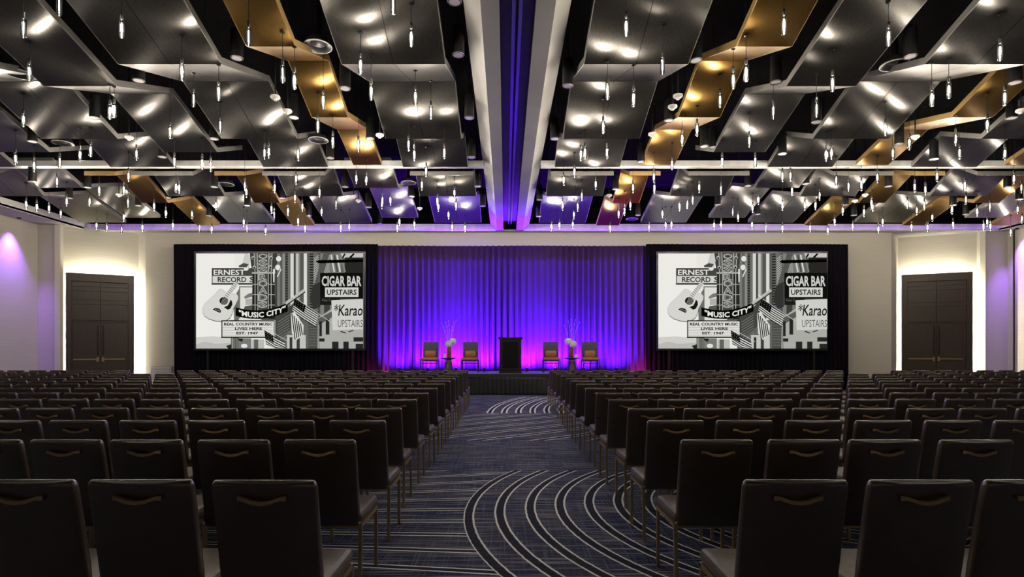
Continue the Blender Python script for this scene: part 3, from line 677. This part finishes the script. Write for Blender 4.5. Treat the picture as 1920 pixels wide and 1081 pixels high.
# street facade behind
P.rect(516, 475, 682, 653, 0.45)
for i, (a, b, g) in enumerate([(516, 520, .3), (520, 525, .55), (525, 530, .42), (530, 535, .62), (535, 540, .22), (540, 545, .5), (545, 551, .82), (551, 555, .34), (555, 560, .74), (560, 563, .6), (563, 570, .4), (570, 576, .85), (576, 581, .42), (581, 588, .16), (588, 596, .5), (596, 601, .38), (601, 608, .58), (608, 619, .3), (619, 640, .55)]):
    P.rect(a, 475, b, 600, g)
for k in range(24):
    P.rect(535, 477 + k * 5, 540, 479 + k * 5, 0.42); P.rect(581, 477 + k * 5, 588, 479.5 + k * 5, 0.45)
    if k < 14: P.line(589, 486 + k * 4, 599, 478 + k * 4, 1.2, 0.72); P.line(608, 486 + k * 3, 619, 478 + k * 3, 1.2, 0.75)
P.poly([(608, 475), (619, 475), (600, 540), (588, 560), (588, 540)], 0.4)
P.poly([(588, 535), (602, 528), (602, 575), (590, 580), (582, 560)], 0.25)
P.rect(640, 475, 682, 484, 0.75); P.line(648, 476, 642, 486, 3, 0.1); P.line(665, 475, 657, 484, 4, 0.08); P.rect(648, 483, 682, 512, 0.2)
for a, b, g in ((622, 626, .8), (628, 632, .35), (633, 637, .82), (640, 646, .6)): P.line(a, 478, b + 2, 510, 3, g)
P.poly([(593, 491), (598, 488), (682, 486.5), (682, 491.5), (600, 494)], 0.03)
# lower right building
P.poly([(580, 653), (592, 600), (624, 578), (682, 600), (682, 653)], 0.66)
P.poly([(592, 600), (640, 575), (640, 585), (598, 610)], 0.42)
for a, b, y0, y1 in ((600, 605, 602, 630), (612, 619, 597, 627), (598, 610, 634, 640), (624, 636, 640, 653), (645, 655, 640, 653), (664, 682, 632, 640), (668, 682, 644, 653)): P.rect(a, y0, b, y1, 0.2)
P.rect(580, 600, 597, 653, 0.36); P.line(597, 600, 600, 653, 2, 0.6)
for k in range(10): P.line(581, 600 + k * 5.2, 596, 600 + k * 5.2, 1.0, 0.52)
P.poly([(519, 590), (545, 575), (560, 560), (560, 600), (540, 625), (519, 640)], 0.32)
for k in range(8): P.line(522, 604 + k * 5, 545, 590 + k * 5, 1.2, 0.55)
P.rect(540, 628, 575, 653, 0.75); P.rect(545, 632, 550, 653, 0.25); P.rect(558, 632, 564, 653, 0.3)
# cigar bar signs
P.rect(602, 512, 682, 560, 0.09); P.text('CIGAR BAR', 605, 517.5, 679, 537, 0.80, 0.03)
P.rect(611, 539, 673.5, 557, 0.80); P.text('UPSTAIRS', 614.5, 543, 670, 553, 0.10, 0.02)
P.rect(602, 558, 640, 572, 0.13); P.text('Fine C', 606, 560.5, 622, 565, 0.5)
P.poly([(623, 563), (682, 560.5), (682, 617), (625, 619)], 0.80)
P.text('*Karao', 628, 570, 681.5, 592, 0.08, 0.01, shear=0.18); P.text('UPSTAIRS', 635, 599.5, 681.5, 613, 0.42, 0.0)
P.line(640, 621, 650, 624, 2, 0.2); P.line(655, 622, 664, 619, 2, 0.25)
# record shop sign
P.rect(400, 503, 476, 534, 0.25); P.rect(401.5, 504.5, 476, 517, 0.33); P.rect(401.5, 517.6, 476, 531, 0.82); P.rect(399.5, 532, 476, 534, 0.15)
P.text('ERNEST', 403.5, 506, 462, 516, 0.88, 0.02); P.text('RECORD', 411, 519.5, 464.5, 529.5, 0.24, 0.025); P.text('S', 470.5, 519.5, 479, 529.5, 0.24, 0.025)
# plain figure picture behind the banner
P.rect(451, 537, 477, 601, 0.55); P.rect(453, 539, 477, 600, 0.86); P.poly([(460, 557), (468, 551), (477, 549), (477, 556), (462, 560)], 0.55); P.rect(463, 560, 477, 572, 0.68); P.poly([(455, 590), (462, 574), (477, 572), (477, 590)], 0.40)
P.poly([(440, 560), (452, 540), (452, 600), (442, 602)], 0.5)
# upright neck sign
P.poly([(471, 475), (520, 475), (518, 500), (517, 512), (519, 600), (475, 600), (476, 512), (473, 495)], 0.30)
P.rect(476, 513, 518, 598, 0.20); P.rect(487, 513, 506, 598, 0.33)
P.poly([(480, 475), (486, 475), (489, 512), (484, 512)], 0.45); P.poly([(505, 475), (513, 475), (507, 512), (503, 512)], 0.45)
for xx in (481, 486.2, 505.7, 511): P.line(xx + (xx - 496) * 0.12, 475, xx, 512, 1.0, 0.78); P.line(xx, 512, xx, 590, 1.0, 0.78)
P.rect(475, 510.5, 519, 513.5, 0.66)
for yy in (533, 552, 571.5): P.rect(476, yy, 487, yy + 1, .7); P.rect(506, yy, 518, yy + 1, .7)
for s, yy in (('O', 480), ('S', 493), ('S', 506), ('R', 520), ('O', 532), ('A', 545), ('D', 558), ('S', 571)):
    y0 = yy - 6
    P.text(s, 487.5, max(y0, 475.5), 504.5, yy + 6, 0.74, 0.05); P.text(s, 489.5, max(y0 + 1.5, 475.5), 502.5, yy + 4.5, 0.40, 0.0)
for xx, yy in ((478, 484), (480, 502), (511, 484), (510, 501)): P.disc(xx, yy, 3.4, 3.4, 0.68); P.disc(xx, yy + 1, 1.8, 1.8, 0.1)
for xx, yy in ((465, 503), (525.5, 486), (524, 502)): P.disc(xx, yy, 5.6, 6.0, 0.45, 8, .39); P.disc(xx, yy, 5.0, 5.4, 0.88, 8, .39)
P.poly([(458, 495), (462, 478), (470, 475), (473, 490), (470, 500)], 0.78); P.poly([(451, 499), (460, 494), (470, 496), (466, 502), (452, 502)], 0.35)
P.poly([(515, 505), (518, 505), (517.5, 530), (515.5, 530)], 0.88); P.line(530, 505, 523, 520, 2, 0.85)
# acoustic guitar board
body = [(416, 541), (411, 546), (405, 553), (396, 561), (388, 569), (383.5, 577), (383, 585), (387, 592), (395, 597.5), (406, 601), (417, 602.5), (427, 601), (435, 596), (439, 588), (441, 579), (446, 570), (450, 562), (450.5, 556), (447, 551), (440, 550), (434, 552), (428, 548), (422, 543)]
P.poly([(x + 0.3, y + 1.2) for x, y in body], 0.2); P.poly(body, 0.80)
P.poly([(x * 0.93 + 29, y * 0.93 + 40.3) for x, y in body], 0.83)
P.line(424, 563, 448, 531, 8.5, 0.82)
for k in range(11): P.line(424 + k * 2.3 - 2.6, 561 - k * 3.05 - 2, 424 + k * 2.3 + 3.2, 561 - k * 3.05 + 2.2, 0.9, 0.2)
P.disc(423.8, 564.5, 9.2, 8.2, 0.92); P.disc(423.8, 564.5, 8.4, 7.4, 0.14)
for k in range(5): P.line(418 + k * 2.6, 571, 423.5 + k * 2.6, 558, 0.6, 0.75)
P.poly([(424, 576), (431, 573), (434, 568), (436, 562), (439, 565), (440, 571), (436, 579), (431, 581)], 0.12)
P.poly([(403, 580.5), (408, 577), (416, 579), (419, 583), (417, 587)], 0.13)
for k in range(4): P.line(407.5 + k * 2.7, 581 + k, 409 + k * 2.7, 579 + k, 0.9, 0.7)
# poles
P.rect(437, 600, 452, 653, 0.5); P.line(440, 600, 440, 653, 1, 0.7); P.line(446, 600, 446, 653, 1, .35); P.rect(452, 634, 475, 653, 0.55); P.rect(476, 636, 499, 653, 0.72); P.rect(480, 636, 488, 653, 0.45)
P.poly([(428, 648), (438, 645), (438, 653), (432, 653)], 0.2); P.poly([(450, 634), (460, 634), (458, 641), (452, 638)], .15); P.disc(462, 648, 6, 4, 0.88)
# banner
def arc(u): return 586 + 9.5 * (1 - (2 * (u - 0.02) - 0.95) ** 2) * 1.0 - 8 * u
def bann(x0, x1, off0, off1, n=12):
    return [(x0 + (x1 - x0) * k / n, arc(k / n) + off0) for k in range(n + 1)] + [(x0 + (x1 - x0) * k / n, arc(k / n) + off1) for k in reversed(range(n + 1))]
P.poly(bann(446, 543, -10, 6), 0.06)
P.text('"MUSIC CITY"', 0, 0, 1, 1, 0.90, 0.03, fn=lambda u, t: (452 + 87 * u, arc(0.06 + 0.9 * u) + 3.5 - 10.5 * t))
P.poly([(452, 597), (495, 598), (492, 600), (452, 601)], 0.85)
# marquee
P.rect(419.5, 600.5, 518.5, 633, 0.22); P.rect(421.5, 602.5, 517, 631, 0.86); P.rect(419, 631.4, 504, 633.2, 0.12)
for yy in (613.5, 618.5, 623.5, 628): P.rect(422, yy, 517, yy + 0.5, 0.62)
P.text('REAL COUNTRY MUSIC', 424.5, 604.8, 514.5, 610.5, 0.12, 0.035); P.text('LIVES HERE', 445, 613.3, 495.5, 618.6, 0.12, 0.035); P.text('EST. 1947', 447.5, 621.8, 488, 627, 0.12, 0.035)
# flags
def flag(o, u, v, canton, n=7):
    o, u, v = Vector(o), Vector(u), Vector(v)
    for k in range(n * 2 - 1):
        a, b = k / (n * 2 - 1), (k + 1) / (n * 2 - 1)
        pts = [o + v * a, o + v * a + u * 0.5 + Vector((0, 1.2)), o + v * a + u, o + v * b + u, o + v * b + u * 0.5 + Vector((0, 1.2)), o + v * b]
        P.poly([tuple(q) for q in pts], 0.12 if k % 2 == 0 else 0.85)
    c = [o, o + u * canton, o + u * canton + v * 0.55, o + v * 0.55]; P.poly([tuple(q) for q in c], 0.08)
    for i in range(4):
        for j in range(3):
            q = o + u * canton * (0.15 + 0.22 * i) + v * 0.55 * (0.2 + 0.3 * j); P.disc(q.x, q.y, 0.55, 0.55, 0.75, 5)
P.line(552, 556, 625, 605, 1.2, 0.75)
flag((557, 560), (44, 29), (-6, 24), 0.45)
P.poly([(549, 588), (556, 585), (573, 610), (572, 628), (560, 637), (551, 625)], 0.85)
for k in range(5): P.line(551 + k * 4.0, 588 + k * 4.5, 557 + k * 3.4, 636 - k * 2.0, 1.9, 0.14)
P.line(497, 613, 545, 640, 1.0, 0.75)
flag((500, 619), (38, 22), (3, 26), 0.42, 6)
P.line(540, 570, 575, 545, 6, 0.72); P.line(541, 573, 576, 548, 2.2, 0.25); P.line(551, 553, 556, 559, 2, 0.85)
me_pic = bpy.data.meshes.new('projected_picture'); me_pic.from_pydata(P.v, [], P.f)
for mt in P.m: me_pic.materials.append(mt)
me_pic.polygons.foreach_set('material_index', P.mi); me_pic.update()
for x0, yb, lab in ((368, 653, 'left'), (1234, 653, 'right')):
    p = px(x0 + 157, yb, SD)
    s = empty('projection_screen', (p.x, SD, p.z)); setp(s, 'large screen showing a grey street sign picture, %s of the stage' % lab, 'screen', 'projection screens beside the stage')
    obj('projected_picture', me_pic, None, s, (0, -0.012, 0))
    MB().box((-SW / 2 - 0.01, -0.011, -0.01), (SW / 2 + 0.01, 0.01, SHT + 0.01)).build('screen_surface', M_WHITE, s)
    fr = MB(); e = 0.07
    fr.box((-SW / 2 - e, -0.02, -e), (-SW / 2, 0.03, SHT + e)).box((SW / 2, -0.02, -e), (SW / 2 + e, 0.03, SHT + e)).box((-SW / 2, -0.02, SHT), (SW / 2, 0.03, SHT + e)).box((-SW / 2, -0.02, -e), (SW / 2, 0.03, 0))
    fr.build('screen_frame', M_BLACK, s)
    for sx in (-SW / 2 + 0.4, SW / 2 - 0.4): MB().box((sx - 0.03, 0.0, -p.z), (sx + 0.03, 0.05, -e)).box((sx - 0.05, -0.35, -p.z), (sx + 0.05, 0.1, -p.z + 0.04)).build('screen_leg', M_BLACK, s)

# ---------------------------------------------------------------- doors
M_COVE = emis('cove_strip', (1.0, 0.93, 0.72), COVE)
def door(name, a, b, xl, xr, ytl, label):
    """door unit standing off the angled wall a-b, between photograph columns xl and xr"""
    a, b = Vector((*a, 0)), Vector((*b, 0)); d = (b - a).normalized(); n = Vector((d.y, -d.x, 0)); off = 0.42
    def hit(x):   # where the sight line through column x meets the casing plane
        o = a + n * off; k = (x - CX) / F      # point t: o + d t ; need X = k Y
        return (k * o.y - o.x) / (d.x - k * d.y)
    t0, t1 = hit(xl), hit(xr); base = a + n * off + d * t0; W = t1 - t0
    HT = H + (CY - ytl) * base.y / F
    r = empty(name, (base.x, base.y, 0), math.atan2(d.y, d.x)); setp(r, label, kind='structure')
    # local: x along the wall, -y towards the room
    st_ = 0.17
    cas = MB().box((0, 0, 0), (st_, 0.16, HT)).box((W - st_, 0, 0), (W, 0.16, HT)).box((st_, 0, HT - 0.28), (W - st_, 0.16, HT)).box((st_, 0.1, 0), (W - st_, 0.16, HT - 0.28))
    cas.build('door_frame', M_WOOD, r)
    wi = W - 2 * st_; mid = W / 2; LH = 2.42
    for sx in (0, 1):
        x0 = st_ + 0.006 + sx * (wi / 2); x1 = x0 + wi / 2 - 0.012
        zz = [LH + 0.06, LH + 0.62, LH + 0.78, HT - 0.62, HT - 0.46, HT - 0.30]
        for z0, z1 in zip(zz[:-1], zz[1:]): MB().box((x0, 0.012, z0 + 0.004), (x1, 0.1, z1 - 0.004)).build('transom_panel', M_WOOD, r)
        leaf = MB().box((x0, 0.045, 0.01), (x1, 0.1, LH)).build('door_leaf', M_WOOD, r)
        hx = x1 - 0.07 if sx == 0 else x0 + 0.07
        MB().tube([(hx, 0.045, 2.30), (hx, -0.01, 2.27), (hx, -0.01, 1.30), (hx, 0.045, 1.27)], 0.014, 6).build('pull_handle', M_IRON, leaf)
        MB().box((x0 + 0.03, 0.0, 1.08), (x1 - 0.1, 0.03, 1.13)).box((hx - 0.045, -0.005, 1.02), (hx + 0.03, 0.045, 1.18)).build('push_bar', M_BRASS, leaf)
    MB().box((st_, 0.01, LH + 0.005), (W - st_, 0.1, LH + 0.05)).build('transom_rail', M_WOOD, r)
    cv = MB().box((0.06, 0.165, 0.0), (0.09, 0.195, HT - 0.06)).box((W - 0.09, 0.165, 0.0), (W - 0.06, 0.195, HT - 0.06)).box((0.09, 0.165, HT - 0.09), (W - 0.09, 0.195, HT - 0.06))
    cv.build('cove_light', M_COVE, r)
    MB().box((0.3, 0.16, 0), (W - 0.3, off, HT - 0.4)).build('door_backing', M_BLACK, r)
door('door_1', LN0, LN1, 123, 251, 510, 'tall dark double door in a glowing recess on the left')
door('door_2', RN0, RN1, 1691, 1824, 515, 'tall dark double door in a glowing recess on the right')
p = px(302, 694, 21.0)
vt = empty('wall_grille', (p.x, 21.02, 0.42)); setp(vt, 'pale low wall grille beside the left drape', 'grille')
MB().box((-0.38, 0.0, 0), (0.38, 0.08, 0.42)).build('grille_frame', M_SOFF, vt)
for k in range(7): MB().box((-0.35, -0.008, 0.04 + 0.052 * k), (0.35, 0.0, 0.07 + 0.052 * k)).build('slat', M_FASC, vt)

# ---------------------------------------------------------------- audience chairs
def loft_back():
    mb = MB(); rings = []; W2 = 0.212
    for z, y, t, ins in ((0.385, 0.108, 0.010, 0.012), (0.392, 0.104, 0.020, 0.003), (0.41, 0.100, 0.026, 0.0), (0.52, 0.087, 0.026, 0.0), (0.66, 0.062, 0.026, 0.0), (0.80, 0.034, 0.025, 0.0), (0.895, 0.014, 0.024, 0.0), (0.911, 0.011, 0.021, 0.003), (0.919, 0.010, 0.013, 0.008), (0.922, 0.010, 0.004, 0.014)):
        ring = []; w2 = W2 - ins; r = min(t, 0.018); top = max(0.0, (z - 0.8) / 0.12)
        pts = []
        for k in range(5): pts.append((-w2 + r + (2 * (w2 - r)) * k / 4, -t))
        pts += [(w2 - r * 0.3, -t + r * 0.3), (w2, -t + r), (w2, t - r), (w2 - r * 0.3, t - r * 0.3)]
        for k in range(5): pts.append((w2 - r - (2 * (w2 - r)) * k / 4, t))
        pts += [(-w2 + r * 0.3, t - r * 0.3), (-w2, t - r), (-w2, -t + r), (-w2 + r * 0.3, -t + r * 0.3)]
        for (a, b) in pts:
            ring.append((a, y + b + 0.024 - 0.012 * (a / W2) ** 2 * 0, z - 0.007 * top * (1 - (a / W2) ** 2)))
        rings.append(ring)
    return mb.loft(rings)
me_back = loft_back().mesh('backrest', [M_LEATH], True)
me_seat = MB().rbox((-0.225, 0.10, 0.405), (0.225, 0.545, 0.475), 0.028).mesh('seat', [M_SEAT_LIT], True)
hp = [(-0.098, 0), (-0.08, 0.002), (-0.06, -0.004), (-0.035, -0.013), (0, -0.017), (0.035, -0.013), (0.06, -0.004), (0.08, 0.002), (0.098, 0)]
hb = MB(); rings = []
for (x, z) in hp:
    oy = 0.0 if abs(x) > 0.09 else -0.014
    hh = 0.010 if abs(x) > 0.09 else 0.0075
    rings.append([(x, 0.006 + oy, 0.852 + z - hh), (x, 0.006 + oy, 0.852 + z + hh), (x, 0.016 + oy * 0.6, 0.852 + z + hh), (x, 0.016 + oy * 0.6, 0.852 + z - hh)])
me_hand = hb.loft(rings).mesh('handle', [M_BRASS], True)
def legs():
    return {'rear': MB().bar((0, 0.105, 0), (0, 0.125, 0.405), 0.021).mesh('leg', [M_BRONZE]), 'front': MB().bar((0, 0.525, 0), (0, 0.52, 0.405), 0.021).mesh('leg', [M_BRONZE])}
LG = legs()
def rail(mb):
    z = 0.392
    mb.bar((-0.215, 0.115, z), (-0.215, 0.53, z), 0.021, 0.024).bar((0.215, 0.115, z), (0.215, 0.53, z), 0.021, 0.024).bar((-0.215, 0.12, z), (0.215, 0.12, z), 0.021, 0.024).bar((-0.215, 0.525, z), (0.215, 0.525, z), 0.021, 0.024)
    return mb
me_rail = rail(MB()).mesh('seat_frame', [M_BRONZE])
me_glide = MB().lathe([(0.014, 0), (0.014, 0.012)], 6).mesh('glide', [M_WHITE])
fb = rail(MB())
for sx in (-0.215, 0.215): fb.bar((sx, 0.105, 0), (sx, 0.125, 0.405), 0.021).bar((sx, 0.525, 0), (sx, 0.52, 0.405), 0.021)
me_frame = fb.mesh('frame', [M_BRONZE])

ROWD = [2.284, 3.32, 4.24, 5.14, 6.08, 6.98, 7.86, 8.85, 9.7, 10.55, 11.56, 12.62, 13.6, 14.64]
FIX = {1: ([-0.971, -1.48, -1.95], [1.17, 1.68, 2.15]),
       2: ([-1.09, -1.59, -2.10, -2.57, -3.04], [1.235, 1.75, 2.22, 2.75, 3.25]),
       3: ([-1.104, -1.633, -2.157, -2.67, -3.19, -3.68], [1.266, 1.783, 2.297, 2.816, 3.337, 3.85])}
cand = []
for n in range(1, 15):
    d = ROWD[n - 1]
    for side in (-1, 1):
        if n in FIX: xs = FIX[n][0 if side < 0 else 1]
        else:
            if side < 0:
                seam = d * (CX - (351 - 25 * (n - 2) / 12)) / F; pitch = (seam - 0.89) / n; c0 = -(0.89 + pitch / 2)
            else:
                seam = d * (1588 - CX) / F; pitch = (seam - 1.05) / n; c0 = 1.05 + pitch / 2
            xs = [c0 + side * pitch * k for k in range(40)]
        for k, x in enumerate(xs):
            u = CX + x * F / d
            if u < -0.24 * F / d or u > 1920 + 0.24 * F / d: continue
            if n >= 13 and (236 < u < 322 or 1594 < u < 1688): continue
            if abs(x) > 15.2 and side < 0: continue
            cand.append((n, side, k + 1, x, d))
cand.sort(key=lambda c: (c[4], abs(c[3])))
LIMIT = 300
rest = MB()
for i, (n, side, k, x, d) in enumerate(cand):
    jx, jy, jr = rnd.uniform(-0.012, 0.012), rnd.uniform(-0.02, 0.02), rnd.uniform(-0.012, 0.012)
    if n <= 3: jx *= 0.3; jy *= 0.3
    if i >= LIMIT:
        mats = (me_back, me_seat, me_frame)
        for mi, me in enumerate(mats):
            rest.cur = mi
            rest.add([(v.co.x + x + jx, v.co.y + d + jy, v.co.z) for v in me.vertices], [tuple(pg.vertices) for pg in me.polygons])
        continue
    c = empty('banquet_chair', (x + jx, d + jy, 0), jr)
    setp(c, 'dark brown banquet chair, %s row from camera, %s %s of the centre aisle' % (ORD[n], ORD[k], 'left' if side < 0 else 'right'), 'chair', 'banquet chairs facing the stage')
    obj('backrest', me_back, None, c); obj('seat', me_seat, None, c)
    if n <= 11: obj('handle', me_hand, None, c)
    if n <= 6 or k <= 2:
        obj('seat_frame', me_rail, None, c)
        for sx in (-0.215, 0.215):
            for key in ('rear', 'front'):
                g = obj('leg', LG[key], None, c, (sx, 0, 0))
    else: obj('frame', me_frame, None, c)
if rest.v:
    o = rest.build('far_chairs', [M_LEATH, M_SEAT_LIT, M_BRONZE], None, True)
    setp(o, 'outermost dark chairs at the ends of the farthest rows', 'chairs', kind='stuff')
print('chairs', len(cand), 'pendants', len(plist), 'objects', len(SC.objects))
